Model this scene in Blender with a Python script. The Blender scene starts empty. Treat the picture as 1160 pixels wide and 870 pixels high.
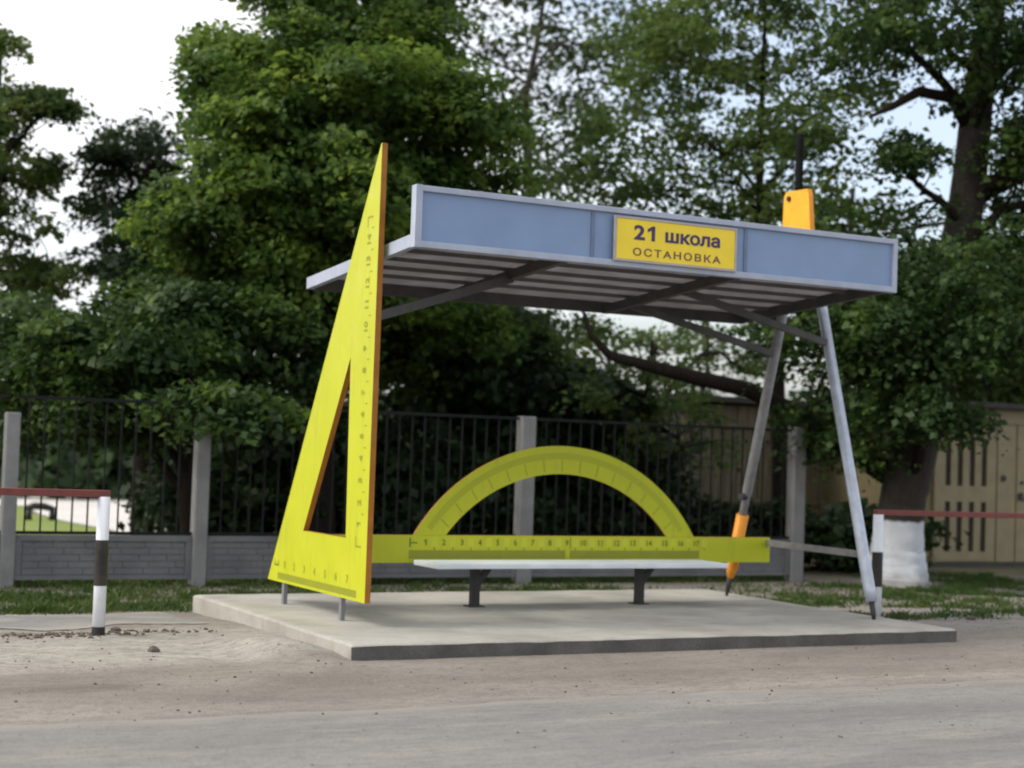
import bpy, bmesh, math, random
import numpy as np
from mathutils import Vector, Matrix

random.seed(7)
RNG = np.random.default_rng(11)
scene = bpy.context.scene
COL = scene.collection

# ------------------------------------------------------------------ camera
cam_data = bpy.data.cameras.new('camera')
cam_data.sensor_width = 36.0
cam_data.lens = 57.487
cam_data.clip_start = 0.1
cam_data.clip_end = 2000.0
cam_data.dof.use_dof = True
cam_data.dof.focus_distance = 9.2
cam_data.dof.aperture_fstop = 1.7
camera = bpy.data.objects.new('camera', cam_data)
COL.objects.link(camera)
RX, UP, FW = (0.88613, -0.46222, 0.03359), (-0.0488, -0.02098, 0.99859), (0.46087, 0.88651, 0.04115)
camera.matrix_world = Matrix(((RX[0], UP[0], -FW[0], -3.69237),
                              (RX[1], UP[1], -FW[1], -9.04652),
                              (RX[2], UP[2], -FW[2], 1.17564),
                              (0, 0, 0, 1)))
scene.camera = camera

# ------------------------------------------------------------------ sky and sun
SUN_EL = math.radians(42)
SUN_AZ = math.radians(-82)            # measured from +Y towards +X
world = bpy.data.worlds.new('World')
scene.world = world
world.use_nodes = True
wn, wl = world.node_tree.nodes, world.node_tree.links
wn.clear()
sky = wn.new('ShaderNodeTexSky')
sky.sky_type = 'NISHITA'
sky.sun_disc = False
sky.sun_elevation = SUN_EL
sky.sun_rotation = SUN_AZ
sky.air_density = 1.0
sky.dust_density = 4.0
sky.ozone_density = 1.0
bg = wn.new('ShaderNodeBackground')
bg.inputs['Strength'].default_value = 0.13
wo = wn.new('ShaderNodeOutputWorld')
tc = wn.new('ShaderNodeTexCoord')
cmap = wn.new('ShaderNodeMapping')
cmap.inputs['Location'].default_value = (0.3, -0.2, 0.0)
cmap.inputs['Scale'].default_value = (1.0, 1.0, 2.2)
cloud = wn.new('ShaderNodeTexNoise')
cloud.inputs['Scale'].default_value = 1.6
cloud.inputs['Detail'].default_value = 6
cloud.inputs['Roughness'].default_value = 0.5
cr = wn.new('ShaderNodeMapRange')
cr.inputs[1].default_value = 0.42; cr.inputs[2].default_value = 0.60
cr.inputs[3].default_value = 0.25; cr.inputs[4].default_value = 1.0
cmix = wn.new('ShaderNodeMix'); cmix.data_type = 'RGBA'
cmix.inputs[7].default_value = (5.4, 5.4, 5.5, 1)
wl.new(tc.outputs['Generated'], cmap.inputs[0]); wl.new(cmap.outputs[0], cloud.inputs['Vector'])
wl.new(cloud.outputs['Fac'], cr.inputs[0]); wl.new(cr.outputs[0], cmix.inputs[0])
wl.new(sky.outputs[0], cmix.inputs[6])
wl.new(cmix.outputs[2], bg.inputs['Color'])
wl.new(bg.outputs[0], wo.inputs['Surface'])
sun_data = bpy.data.lights.new('sun', 'SUN')
sun_data.energy = 1.2
sun_data.angle = math.radians(24)
sun_data.color = (1.0, 0.95, 0.86)
sun = bpy.data.objects.new('sun', sun_data)
COL.objects.link(sun)
sd = Vector((math.sin(SUN_AZ) * math.cos(SUN_EL), math.cos(SUN_AZ) * math.cos(SUN_EL), math.sin(SUN_EL)))
sun.rotation_euler = sd.to_track_quat('Z', 'Y').to_euler()
scene.view_settings.view_transform = 'Standard'
scene.view_settings.look = 'None'
scene.view_settings.gamma = 1.0
scene.view_settings.use_curve_mapping = False
scene.view_settings.exposure = 1.05
scene.render.engine = 'CYCLES'
scene.cycles.use_denoising = True
scene.cycles.max_bounces = 6
scene.cycles.diffuse_bounces = 3
scene.cycles.transmission_bounces = 4
scene.cycles.pixel_filter_type = 'BLACKMAN_HARRIS'
scene.cycles.filter_width = 1.9

# ------------------------------------------------------------------ helpers
def tag(o, label=None, category=None, group=None, kind=None):
    if label: o['label'] = label
    if category: o['category'] = category
    if group: o['group'] = group
    if kind: o['kind'] = kind
    return o

def empty(name, loc, label, category, group=None):
    o = bpy.data.objects.new(name, None)
    o.empty_display_size = 0.2
    o.location = loc
    COL.objects.link(o)
    return tag(o, label, category, group)

def wloc(o):
    v = Vector((0, 0, 0))
    while o is not None:
        v += o.location
        o = o.parent
    return v

class MB:
    """collects shapes in world coordinates; build() links them as one mesh object"""
    def __init__(self):
        self.bm = bmesh.new()

    def box(self, lo, hi):
        v = [self.bm.verts.new((x, y, z)) for x in (lo[0], hi[0]) for y in (lo[1], hi[1]) for z in (lo[2], hi[2])]
        for f in ((0, 1, 3, 2), (4, 6, 7, 5), (0, 4, 5, 1), (2, 3, 7, 6), (0, 2, 6, 4), (1, 5, 7, 3)):
            self.bm.faces.new([v[i] for i in f])
        return self

    def bar(self, a, b, w, h, up=(0, 0, 1)):
        a, b = Vector(a), Vector(b)
        d = (b - a).normalized()
        s = d.cross(Vector(up)).normalized()
        u = s.cross(d).normalized()
        ring = []
        for p in (a, b):
            ring.append([self.bm.verts.new(p + s * i * w / 2 + u * j * h / 2) for i, j in ((-1, -1), (1, -1), (1, 1), (-1, 1))])
        for k in range(4):
            self.bm.faces.new((ring[0][k], ring[0][(k + 1) % 4], ring[1][(k + 1) % 4], ring[1][k]))
        self.bm.faces.new(ring[0][::-1]); self.bm.faces.new(ring[1])
        return self

    def tube(self, pts, radii, n=14, cap=True):
        pts = [Vector(p) for p in pts]
        rings = []
        ref = Vector((0.31, 0.87, 0.11))
        for i, p in enumerate(pts):
            d = (pts[min(i + 1, len(pts) - 1)] - pts[max(i - 1, 0)]).normalized()
            s = d.cross(ref)
            if s.length < .05: s = d.cross(Vector((1, 0, 0)))
            s.normalize(); u = s.cross(d)
            rings.append([self.bm.verts.new(p + (s * math.cos(t) + u * math.sin(t)) * radii[i])
                          for t in [2 * math.pi * k / n for k in range(n)]])
        for r0, r1 in zip(rings, rings[1:]):
            for k in range(n):
                f = self.bm.faces.new((r0[k], r0[(k + 1) % n], r1[(k + 1) % n], r1[k])); f.smooth = True
        if cap:
            self.bm.faces.new(rings[0][::-1]); self.bm.faces.new(rings[-1])
        return self

    def build(self, name, material, parent=None, bevel=0.0, segs=2, mats=None):
        if bevel:
            bmesh.ops.bevel(self.bm, geom=self.bm.edges[:], offset=bevel, segments=segs, affect='EDGES', profile=.6)
        bmesh.ops.recalc_face_normals(self.bm, faces=self.bm.faces[:])
        off = wloc(parent) if parent else Vector((0, 0, 0))
        bmesh.ops.translate(self.bm, verts=self.bm.verts[:], vec=-off)
        me = bpy.data.meshes.new(name)
        self.bm.to_mesh(me); self.bm.free()
        for m in (mats or [material]): me.materials.append(m)
        o = bpy.data.objects.new(name, me)
        COL.objects.link(o)
        o.parent = parent
        return o

def plate(name, outline, hole, to3, thick_dir, thick, face_mat, edge_mat, parent, bevel=0.0):
    """flat board: outline polygon (2D) with an optional hole, extruded; faces and edges differ in material"""
    bm = bmesh.new()
    td = Vector(thick_dir) * thick
    loops = [outline] + ([hole] if hole else [])
    vs = []
    for lp in loops:
        vs.append(([bm.verts.new(Vector(to3(*p))) for p in lp], [bm.verts.new(Vector(to3(*p)) + td) for p in lp]))
    for A, B in vs:
        n = len(A)
        for k in range(n):
            f = bm.faces.new((A[k], A[(k + 1) % n], B[(k + 1) % n], B[k])); f.material_index = 1
    for s in (0, 1):
        if hole:
            es = []
            for lp in vs:
                L = lp[s]
                for k in range(len(L)):
                    e = bm.edges.get((L[k], L[(k + 1) % len(L)])) or bm.edges.new((L[k], L[(k + 1) % len(L)]))
                    es.append(e)
            r = bmesh.ops.triangle_fill(bm, edges=es, use_beauty=True)
        else:
            bm.faces.new(vs[0][s])
    bmesh.ops.recalc_face_normals(bm, faces=bm.faces[:])
    off = wloc(parent)
    bmesh.ops.translate(bm, verts=bm.verts[:], vec=-off)
    me = bpy.data.meshes.new(name)
    bm.to_mesh(me); bm.free()
    me.materials.append(face_mat); me.materials.append(edge_mat)
    o = bpy.data.objects.new(name, me); COL.objects.link(o); o.parent = parent
    return o

ONE = [(.34, 0), (.62, 0), (.62, 1), (.40, 1), (.02, .80), (.02, .56), (.34, .72)]
def lettering(name, items, material, parent, xdir, ydir, origin, bold=0.0, depth=.0015):
    """items: (text, u0, v0, width, height): flat print set on a plane spanned by xdir / ydir from origin, one object each"""
    X, Y, O = Vector(xdir), Vector(ydir), Vector(origin)
    N = X.cross(Y); off = wloc(parent)
    for text, u0, v0, w, h in items:
        V, F = [], []
        cu = bpy.data.curves.new('text', 'FONT')
        cu.body = text; cu.offset = bold; cu.resolution_u = 3
        if len(text) > 6: cu.space_character = 1.25
        ob = bpy.data.objects.new('text', cu); COL.objects.link(ob)
        bpy.context.view_layer.update()
        me = bpy.data.meshes.new_from_object(ob.evaluated_get(bpy.context.evaluated_depsgraph_get()))
        P = np.array([v.co[:2] for v in me.vertices])
        polys = [list(p.vertices) for p in me.polygons]
        bpy.data.objects.remove(ob); bpy.data.curves.remove(cu); bpy.data.meshes.remove(me)
        if text == '1':
            P = np.array(ONE) * np.array([.62, .72]); polys = [list(range(len(ONE)))]
        lo, hi = P.min(0), P.max(0)
        sx = w / max(hi[0] - lo[0], 1e-6); sy = h / (hi[1] - lo[1])
        if w <= 0: sx = sy
        for q in P:
            u = u0 + (q[0] - lo[0]) * sx; v = v0 + (q[1] - lo[1]) * sy
            if w <= 0: u -= (hi[0] - lo[0]) * sx / 2
            V.append(O + X * u + Y * v + N * depth - off)
        me = bpy.data.meshes.new(name)
        me.from_pydata(V, [], polys)
        me.materials.append(material)
        o = bpy.data.objects.new(name, me); COL.objects.link(o); o.parent = parent

def vnoise(x, y, scale, seed=0):
    r = np.random.default_rng(seed).random((64, 64))
    X, Y = np.asarray(x) / scale + 17.3, np.asarray(y) / scale + 9.1
    xi, yi = np.floor(X).astype(int), np.floor(Y).astype(int)
    fx, fy = X - xi, Y - yi
    fx, fy = fx * fx * (3 - 2 * fx), fy * fy * (3 - 2 * fy)
    g = lambda a, b: r[a % 64, b % 64]
    return (g(xi, yi) * (1 - fx) + g(xi + 1, yi) * fx) * (1 - fy) + (g(xi, yi + 1) * (1 - fx) + g(xi + 1, yi + 1) * fx) * fy

def sstep(a, b, v):
    t = np.clip((np.asarray(v, float) - a) / (b - a), 0, 1)
    return t * t * (3 - 2 * t)

# ------------------------------------------------------------------ materials
def nodes_of(name):
    m = bpy.data.materials.new(name); m.use_nodes = True
    n, l = m.node_tree.nodes, m.node_tree.links
    return m, n, l, n['Principled BSDF']

def mix_rgb(n, l, fac, a, b):
    m = n.new('ShaderNodeMix'); m.data_type = 'RGBA'
    for s, v in ((m.inputs[0], fac), (m.inputs[6], a), (m.inputs[7], b)):
        if hasattr(v, 'links'): l.new(v, s)
        elif isinstance(v, tuple): s.default_value = (*v, 1)
        else: s.default_value = v
    return m.outputs[2]

def noise(n, l, scale, detail=5, stretch=None, rough=.55, pos=None):
    if pos is None: pos = n.new('ShaderNodeNewGeometry').outputs['Position']
    if stretch:
        mp = n.new('ShaderNodeMapping'); mp.inputs['Scale'].default_value = stretch
        l.new(pos, mp.inputs['Vector']); pos = mp.outputs[0]
    t = n.new('ShaderNodeTexNoise'); t.inputs['Scale'].default_value = scale
    t.inputs['Detail'].default_value = detail; t.inputs['Roughness'].default_value = rough
    l.new(pos, t.inputs['Vector'])
    return t.outputs['Fac']

def ramp(n, l, fac, a, b):
    r = n.new('ShaderNodeMapRange'); r.inputs[1].default_value = a; r.inputs[2].default_value = b
    l.new(fac, r.inputs[0])
    return r.outputs[0]

def bump(n, l, p, h, strength, dist=.01):
    b = n.new('ShaderNodeBump'); b.inputs['Strength'].default_value = strength; b.inputs['Distance'].default_value = dist
    l.new(h, b.inputs['Height']); l.new(b.outputs[0], p.inputs['Normal'])

def surf(name, a, b, rough=.7, scale=6, metal=0.0, bmp=.15, bscale=120, spec=.4, stretch=None, lo=.35, hi=.65, fine=.25):
    m, n, l, p = nodes_of(name)
    c = mix_rgb(n, l, ramp(n, l, noise(n, l, scale, 6, stretch), lo, hi), a, b)
    f = noise(n, l, bscale, 3)
    c = mix_rgb(n, l, ramp(n, l, f, .3, .75), c, mix_rgb(n, l, fine, c, tuple(x * .55 for x in a)))
    l.new(c, p.inputs['Base Color'])
    p.inputs['Roughness'].default_value = rough; p.inputs['Metallic'].default_value = metal
    p.inputs['Specular IOR Level'].default_value = spec
    if bmp: bump(n, l, p, f, bmp)
    return m

def leaf_mat(name, dark, light, bright, trans=.35):
    m, n, l, p = nodes_of(name)
    g = n.new('ShaderNodeNewGeometry')
    c = mix_rgb(n, l, g.outputs['Random Per Island'], dark, light)
    big = ramp(n, l, noise(n, l, 1.5, 3), .49, .62)
    c = mix_rgb(n, l, big, c, mix_rgb(n, l, g.outputs['Random Per Island'], light, bright))
    l.new(c, p.inputs['Base Color'])
    p.inputs['Roughness'].default_value = .55; p.inputs['Specular IOR Level'].default_value = .25
    t = n.new('ShaderNodeBsdfTranslucent')
    tc = n.new('ShaderNodeHueSaturation'); tc.inputs['Value'].default_value = 1.6; tc.inputs['Hue'].default_value = .485
    l.new(c, tc.inputs['Color']); l.new(tc.outputs[0], t.inputs['Color'])
    mx = n.new('ShaderNodeMixShader'); mx.inputs[0].default_value = trans
    l.new(p.outputs[0], mx.inputs[1]); l.new(t.outputs[0], mx.inputs[2])
    l.new(mx.outputs[0], n['Material Output'].inputs['Surface'])
    return m

M = {}
def lime_mat():
    m, n, l, p = nodes_of('lime_paint')
    c = mix_rgb(n, l, ramp(n, l, noise(n, l, 1.7, 4), .35, .65), (.42, .45, .012), (.46, .485, .015))
    streak = ramp(n, l, noise(n, l, 7, 6, (3, 3, .35), .65), .54, .78)
    c = mix_rgb(n, l, streak, c, mix_rgb(n, l, .3, c, (.16, .15, .05)))
    scuff = ramp(n, l, noise(n, l, 26, 5, (1, 1, 1), .7), .66, .74)
    c = mix_rgb(n, l, scuff, c, mix_rgb(n, l, .35, c, (.20, .18, .08)))
    l.new(c, p.inputs['Base Color'])
    l.new(ramp(n, l, noise(n, l, 5, 4), -.4, 1.6), p.inputs['Roughness'])
    p.inputs['Specular IOR Level'].default_value = .35
    bump(n, l, p, noise(n, l, 3, 3), .05, .02)
    return m
M['lime'] = lime_mat()
M['orange_edge'] = surf('orange_edge', (.34, .13, .010), (.26, .095, .008), .5, 9, bmp=.05, fine=.15)
M['olive_print'] = surf('olive_print', (.225, .245, .010), (.245, .265, .011), .5, 8, bmp=0, fine=.05)
M['olive_dark'] = surf('olive_dark_print', (.13, .145, .009), (.155, .17, .010), .5, 8, bmp=0, fine=.05)
M['orange'] = surf('orange_paint', (.75, .30, .018), (.66, .25, .014), .45, 7, bmp=.03, fine=.1)
M['amber'] = surf('amber_paint', (.80, .40, .02), (.72, .34, .02), .45, 7, bmp=.03, fine=.1)
M['pipe'] = surf('galvanised_pipe', (.47, .52, .61), (.37, .405, .47), .32, 12, .2, bmp=.05, fine=.2)
M['pipe_grey'] = surf('grey_painted_pipe', (.22, .22, .225), (.15, .15, .155), .5, 12, bmp=.08, fine=.2)
M['handle_black'] = surf('black_rubber', (.006, .006, .007), (.010, .010, .010), .8, 15, bmp=.1, spec=.1)
M['dark_metal'] = surf('dark_metal', (.022, .022, .024), (.035, .032, .030), .6, 15, bmp=.1, fine=.2)
M['frame'] = surf('pale_frame_paint', (.38, .42, .51), (.31, .345, .43), .45, 6, bmp=.04, fine=.12)
M['blue_panel'] = surf('blue_grey_panel', (.205, .295, .46), (.175, .258, .41), .38, 2.2, bmp=.02, fine=.1)
M['joint'] = surf('panel_joint', (.14, .195, .31), (.12, .17, .27), .5, 9, bmp=0)
M['sheet'] = surf('roof_sheet', (.36, .345, .345), (.27, .26, .26), .6, 4, 0, bmp=.1, fine=.2)
M['rafter'] = surf('rafter_paint', (.075, .07, .07), (.05, .048, .05), .55, 9, bmp=.05)
M['purlin'] = surf('purlin_paint', (.135, .128, .128), (.10, .095, .095), .6, 9, bmp=.05)
M['sign'] = surf('yellow_sign', (.85, .64, .03), (.78, .58, .028), .4, 5, bmp=0, fine=.06)
M['sign_frame'] = surf('sign_frame', (.45, .40, .36), (.36, .33, .32), .5, 9, bmp=0)
M['navy'] = surf('purple_navy_print', (.040, .020, .10), (.055, .028, .11), .5, 9, bmp=0)
M['brown_print'] = surf('brown_purple_print', (.12, .05, .05), (.15, .06, .06), .5, 9, bmp=0)
M['seat'] = surf('pale_bench_paint', (.74, .79, .82), (.64, .69, .72), .4, 5, bmp=.05, fine=.15)
def concrete_mat():
    m, n, l, p = nodes_of('slab_concrete')
    c = mix_rgb(n, l, ramp(n, l, noise(n, l, 1.3, 6), .35, .65), (.395, .382, .340), (.26, .25, .222))
    c = mix_rgb(n, l, ramp(n, l, noise(n, l, 4.5, 7, (.7, 1.3, 1), .68), .52, .70), c, mix_rgb(n, l, .45, c, (.17, .155, .13)))
    c = mix_rgb(n, l, ramp(n, l, noise(n, l, 2.1, 6, None, .7), .60, .70), c, mix_rgb(n, l, .5, c, (.43, .40, .345)))
    f = noise(n, l, 60, 5, None, .65)
    c = mix_rgb(n, l, ramp(n, l, f, .52, .75), c, mix_rgb(n, l, .5, c, (.14, .13, .115)))
    l.new(c, p.inputs['Base Color'])
    p.inputs['Roughness'].default_value = .88; p.inputs['Specular IOR Level'].default_value = .25
    bump(n, l, p, f, .4, .01)
    return m
M['concrete'] = concrete_mat()
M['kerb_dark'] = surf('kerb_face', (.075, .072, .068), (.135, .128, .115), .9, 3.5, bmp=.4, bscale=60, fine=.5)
M['fence_conc'] = surf('fence_concrete', (.165, .17, .175), (.12, .124, .13), .88, 3, bmp=.5, bscale=55, fine=.4)
M['fence_post'] = surf('fence_post_concrete', (.235, .235, .232), (.17, .17, .17), .88, 4, bmp=.4, bscale=60, fine=.3)
M['iron'] = surf('dark_iron', (.014, .015, .016), (.022, .022, .022), .85, 12, bmp=.1, spec=.08)
M['white_paint'] = surf('white_road_paint', (.70, .73, .78), (.60, .62, .64), .55, 9, bmp=.08, fine=.25, hi=.75)
M['black_paint'] = surf('black_road_paint', (.012, .011, .010), (.03, .026, .022), .5, 12, bmp=.08)
M['red_rail'] = surf('faded_red_paint', (.19, .042, .034), (.13, .036, .030), .5, 12, bmp=.08, fine=.35)
M['beige'] = surf('beige_door_paint', (.29, .243, .138), (.24, .20, .115), .55, 5, bmp=.06, fine=.2)
M['beige_plank'] = surf('beige_plank', (.21, .175, .105), (.12, .10, .062), .7, 3, stretch=(6, 6, .8), bmp=.2, fine=.3)
M['vent_dark'] = surf('vent_dark', (.045, .038, .025), (.03, .026, .02), .7, 8, bmp=0)
M['dark_base'] = surf('dark_foundation', (.07, .068, .062), (.045, .044, .042), .9, 4, bmp=.4)
M['roof_dark'] = surf('dark_roofing', (.06, .058, .05), (.04, .038, .034), .85, 4, bmp=.2)
M['bark'] = surf('bark', (.030, .024, .018), (.014, .012, .010), .9, 9, stretch=(4, 4, .8), bmp=.9, bscale=28, fine=.5, spec=.08)
M['bark_grey'] = surf('grey_bark', (.10, .085, .068), (.055, .045, .036), .9, 9, stretch=(4, 4, .8), bmp=.8, bscale=28, fine=.5)
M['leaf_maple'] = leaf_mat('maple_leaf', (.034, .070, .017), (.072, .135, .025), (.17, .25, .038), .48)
M['leaf_shaded'] = leaf_mat('shaded_green_leaf', (.018, .040, .013), (.036, .072, .018), (.085, .145, .026), .36)  # leaf greens darkened in colour to stand for deep shade under the trees
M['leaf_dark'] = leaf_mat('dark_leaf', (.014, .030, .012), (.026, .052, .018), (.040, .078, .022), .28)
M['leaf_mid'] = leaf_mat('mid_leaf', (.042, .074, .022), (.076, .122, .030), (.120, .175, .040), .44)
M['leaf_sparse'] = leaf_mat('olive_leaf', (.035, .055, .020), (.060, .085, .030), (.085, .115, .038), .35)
M['blade'] = leaf_mat('grass_blade', (.035, .065, .014), (.055, .095, .02), (.085, .115, .03), .3)
M['litter'] = surf('dark_litter', (.06, .046, .034), (.13, .108, .085), .95, 14, bmp=.3)
M['stone'] = surf('dull_stone', (.12, .105, .09), (.07, .06, .05), .9, 10, bmp=.4)

def whitewash_bark():
    m, n, l, p = nodes_of('whitewashed_bark')
    pos = n.new('ShaderNodeNewGeometry').outputs['Position']
    sep = n.new('ShaderNodeSeparateXYZ'); l.new(pos, sep.inputs[0])
    jag = noise(n, l, 5, 4)
    ad = n.new('ShaderNodeMath'); ad.operation = 'MULTIPLY_ADD'
    l.new(jag, ad.inputs[0]); ad.inputs[1].default_value = .16; l.new(sep.outputs[2], ad.inputs[2])
    top = ramp(n, l, ad.outputs[0], .60, .63)
    f = noise(n, l, 9, 6, (4, 4, .8))
    bark = mix_rgb(n, l, ramp(n, l, f, .35, .65), (.034, .027, .020), (.016, .013, .010))
    chips = ramp(n, l, noise(n, l, 9, 6, rough=.65), .66, .74)
    white = mix_rgb(n, l, ramp(n, l, noise(n, l, 4, 4), .3, .7), (.62, .66, .72), (.46, .48, .50))
    white = mix_rgb(n, l, chips, white, (.36, .36, .35))
    low = ramp(n, l, ad.outputs[0], .10, -.10)
    white = mix_rgb(n, l, low, white, (.25, .235, .20))
    l.new(mix_rgb(n, l, top, white, bark), p.inputs['Base Color'])
    p.inputs['Roughness'].default_value = .9
    bump(n, l, p, noise(n, l, 22, 5, (3, 3, .7)), .45, .012)
    return m
M['whitewash'] = whitewash_bark()

def ground_mat():
    m, n, l, p = nodes_of('dirt_ground')
    at = n.new('ShaderNodeVertexColor'); at.layer_name = 'cover'
    sep = n.new('ShaderNodeSeparateColor'); l.new(at.outputs[0], sep.inputs[0])
    n1 = noise(n, l, 1.1, 6, (.5, 1.6, 1)); n2 = noise(n, l, 45, 5); n3 = noise(n, l, 6, 6, (.6, 1.5, 1)); n4 = noise(n, l, 16, 6, (.7, 1.3, 1), .65)
    dirt = mix_rgb(n, l, ramp(n, l, n1, .35, .65), (.165, .147, .127), (.238, .215, .186))
    sand = mix_rgb(n, l, ramp(n, l, n3, .35, .65), (.35, .33, .292), (.27, .253, .222))
    soil = mix_rgb(n, l, ramp(n, l, n3, .35, .65), (.075, .072, .04), (.12, .105, .065))
    dark = (.085, .068, .052)
    c = mix_rgb(n, l, sep.outputs[1], dirt, sand)
    c = mix_rgb(n, l, ramp(n, l, n4, .46, .66), c, mix_rgb(n, l, .6, c, (.13, .115, .10)))
    c = mix_rgb(n, l, sep.outputs[0], c, soil)
    c = mix_rgb(n, l, sep.outputs[2], c, dark)
    pebble = ramp(n, l, n2, .55, .68)
    c = mix_rgb(n, l, pebble, c, mix_rgb(n, l, .55, c, (.11, .095, .08)))
    c = mix_rgb(n, l, ramp(n, l, noise(n, l, 70, 4, None, .7), .58, .70), c, mix_rgb(n, l, .5, c, (.48, .45, .40)))
    l.new(c, p.inputs['Base Color'])
    p.inputs['Roughness'].default_value = .95; p.inputs['Specular IOR Level'].default_value = .15
    bump(n, l, p, n2, .5, .012)
    return m
M['ground'] = ground_mat()

def asphalt_mat(name, a, b, dust):
    m, n, l, p = nodes_of(name)
    n1 = noise(n, l, .9, 6, (.35, 2.2, 1)); n2 = noise(n, l, 3.2, 6, (.35, 1.8, 1)); n3 = noise(n, l, 140, 3)
    c = mix_rgb(n, l, ramp(n, l, n1, .35, .65), a, b)
    c = mix_rgb(n, l, ramp(n, l, n2, .52, .72), c, dust)
    c = mix_rgb(n, l, ramp(n, l, noise(n, l, 55, 5, None, .7), .48, .66), c, mix_rgb(n, l, .45, c, (.085, .082, .078)))
    c = mix_rgb(n, l, ramp(n, l, noise(n, l, 80, 4, None, .7), .58, .70), c, mix_rgb(n, l, .5, c, (.42, .41, .38)))
    at = n.new('ShaderNodeVertexColor'); at.layer_name = 'cover'
    sep = n.new('ShaderNodeSeparateColor'); l.new(at.outputs[0], sep.inputs[0])
    n5 = noise(n, l, 14, 6, (.5, 1.6, 1), .68)
    c = mix_rgb(n, l, ramp(n, l, n5, .48, .70), c, mix_rgb(n, l, .5, c, (.09, .088, .085)))
    c = mix_rgb(n, l, sep.outputs[0], c, dust)
    l.new(c, p.inputs['Base Color'])
    p.inputs['Roughness'].default_value = .9; p.inputs['Specular IOR Level'].default_value = .2
    bump(n, l, p, n3, .5, .006)
    return m
M['asphalt'] = asphalt_mat('dusty_asphalt', (.165, .159, .149), (.225, .217, .202), (.255, .235, .209))
M['path'] = asphalt_mat('footpath_asphalt', (.19, .185, .18), (.23, .225, .215), (.28, .26, .225))
M['lawn'] = surf('lawn', (.15, .21, .03), (.19, .24, .045), .9, 1.5, bmp=.3, bscale=20, fine=.3)
M['pale_path'] = surf('pale_path', (.62, .59, .54), (.52, .50, .46), .9, 1.5, bmp=.2, fine=.2)

# ------------------------------------------------------------------ ground, road, paths
def ground_z(x, y):
    x, y = np.asarray(x, float), np.asarray(y, float)
    z = -0.095 - 0.075 * sstep(1.2, 5.0, y) - .03 * sstep(6, 12, y)
    z = z + .075 * np.exp(-((x + .26) / .22) ** 2 - ((y - .45) / .60) ** 2)
    z = z + .022 * np.exp(-((x + .75) / .55) ** 2 - ((y - 1.35) / .40) ** 2)
    near = np.exp(-((x - 2) / 9) ** 2 - ((y - 0) / 7) ** 2) * (y > -1.75)
    z = z + near * (1 - .85 * np.exp(-(np.maximum(0, np.abs(y + .15) - .25) / .15) ** 2) * (x > .1) * (x < 5.2)) * (.020 * (vnoise(x, y, .55, 1) - .5) + .008 * (vnoise(x, y, .17, 2) - .5) + .008 * (vnoise(x, y, .06, 3) - .5))
    return z

def axis_pts(lo, hi, step, far_lo, far_hi, k=1.28):
    a = list(np.arange(lo, hi + 1e-6, step))
    s, v = step, hi
    while v < far_hi: s *= k; v += s; a.append(v)
    s, v = step, lo
    while v > far_lo: s *= k; v -= s; a.insert(0, v)
    return np.array(a)

def sheet(name, X, Y, Z, cover, material, label=None):
    ny, nx = X.shape
    idx = np.arange(nx * ny).reshape(ny, nx)
    q = np.stack([idx[:-1, :-1], idx[:-1, 1:], idx[1:, 1:], idx[1:, :-1]], -1).reshape(-1, 4)
    me = bpy.data.meshes.new(name)
    me.vertices.add(nx * ny); me.vertices.foreach_set('co', np.stack([X, Y, Z], -1).ravel())
    me.loops.add(q.size); me.loops.foreach_set('vertex_index', q.ravel())
    me.polygons.add(len(q)); me.polygons.foreach_set('loop_start', np.arange(len(q)) * 4)
    me.polygons.foreach_set('loop_total', np.full(len(q), 4))
    me.update(calc_edges=True)
    me.polygons.foreach_set('use_smooth', np.ones(len(q), bool))
    if cover is not None:
        at = me.color_attributes.new('cover', 'FLOAT_COLOR', 'POINT')
        at.data.foreach_set('color', np.concatenate([cover, np.ones(cover.shape[:2] + (1,))], -1).ravel())
    me.materials.append(material)
    o = bpy.data.objects.new(name, me); COL.objects.link(o)
    tag(o, label, kind='structure')
    return o

gx, gy = axis_pts(-4.2, 10.0, .055, -400, 500), axis_pts(-2.2, 6.2, .055, -400, 600)
GX, GY = np.meshgrid(gx, gy)
def grass_amount(x, y):
    n = vnoise(x, y, .5, 5) * .6 + vnoise(x, y, .16, 6) * .4
    left = sstep(3.15, 3.6, y + .55 * (n - .5)) * sstep(.35, -.1, x - 4.8) * (.25 + .75 * sstep(.34, .56, n)) * (1 - .7 * sstep(4.7, 5.3, y))
    right = sstep(4.85, 5.25, x) * sstep(2.0, 2.7, y + 1.1 * (n - .5)) * (.08 + .92 * sstep(.46, .62, n)) * sstep(5.3, 4.5, y - .10 * (x - 5))
    right2 = sstep(4.9, 5.3, x) * sstep(1.25, 1.5, y) * sstep(2.2, 1.8, y) * sstep(.45, .62, n) * .8
    patch = sstep(8.6, 9.6, x) * sstep(4.3, 5.0, y) * sstep(6.8, 6.0, y) * sstep(.35, .55, n)
    back = sstep(5.6, 5.9, y) * sstep(8.0, 7.6, x)
    return np.clip(np.maximum.reduce([left, right, right2, patch, back]), 0, 1)
cov = np.zeros(GX.shape + (3,))
cov[..., 0] = np.maximum(grass_amount(GX, GY), sstep(5.5, 6.5, GY) * .95)
nn = vnoise(GX, GY, .8, 8) * .6 + vnoise(GX, GY, .25, 9) * .4
cov[..., 1] = np.clip(sstep(-.15, .35, GY + .5 * (nn - .5)) * sstep(2.1, 1.6, GY) * sstep(.3, -.1, GX) + .35 * sstep(-1.75, -1.45, GY) * sstep(-1.2, -1.5, GY)
                      + .55 * sstep(5.0, 5.5, GX) * sstep(.5, .9, GY + .5 * (nn - .5)) * sstep(3, 2, GY), 0, 1)
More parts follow.
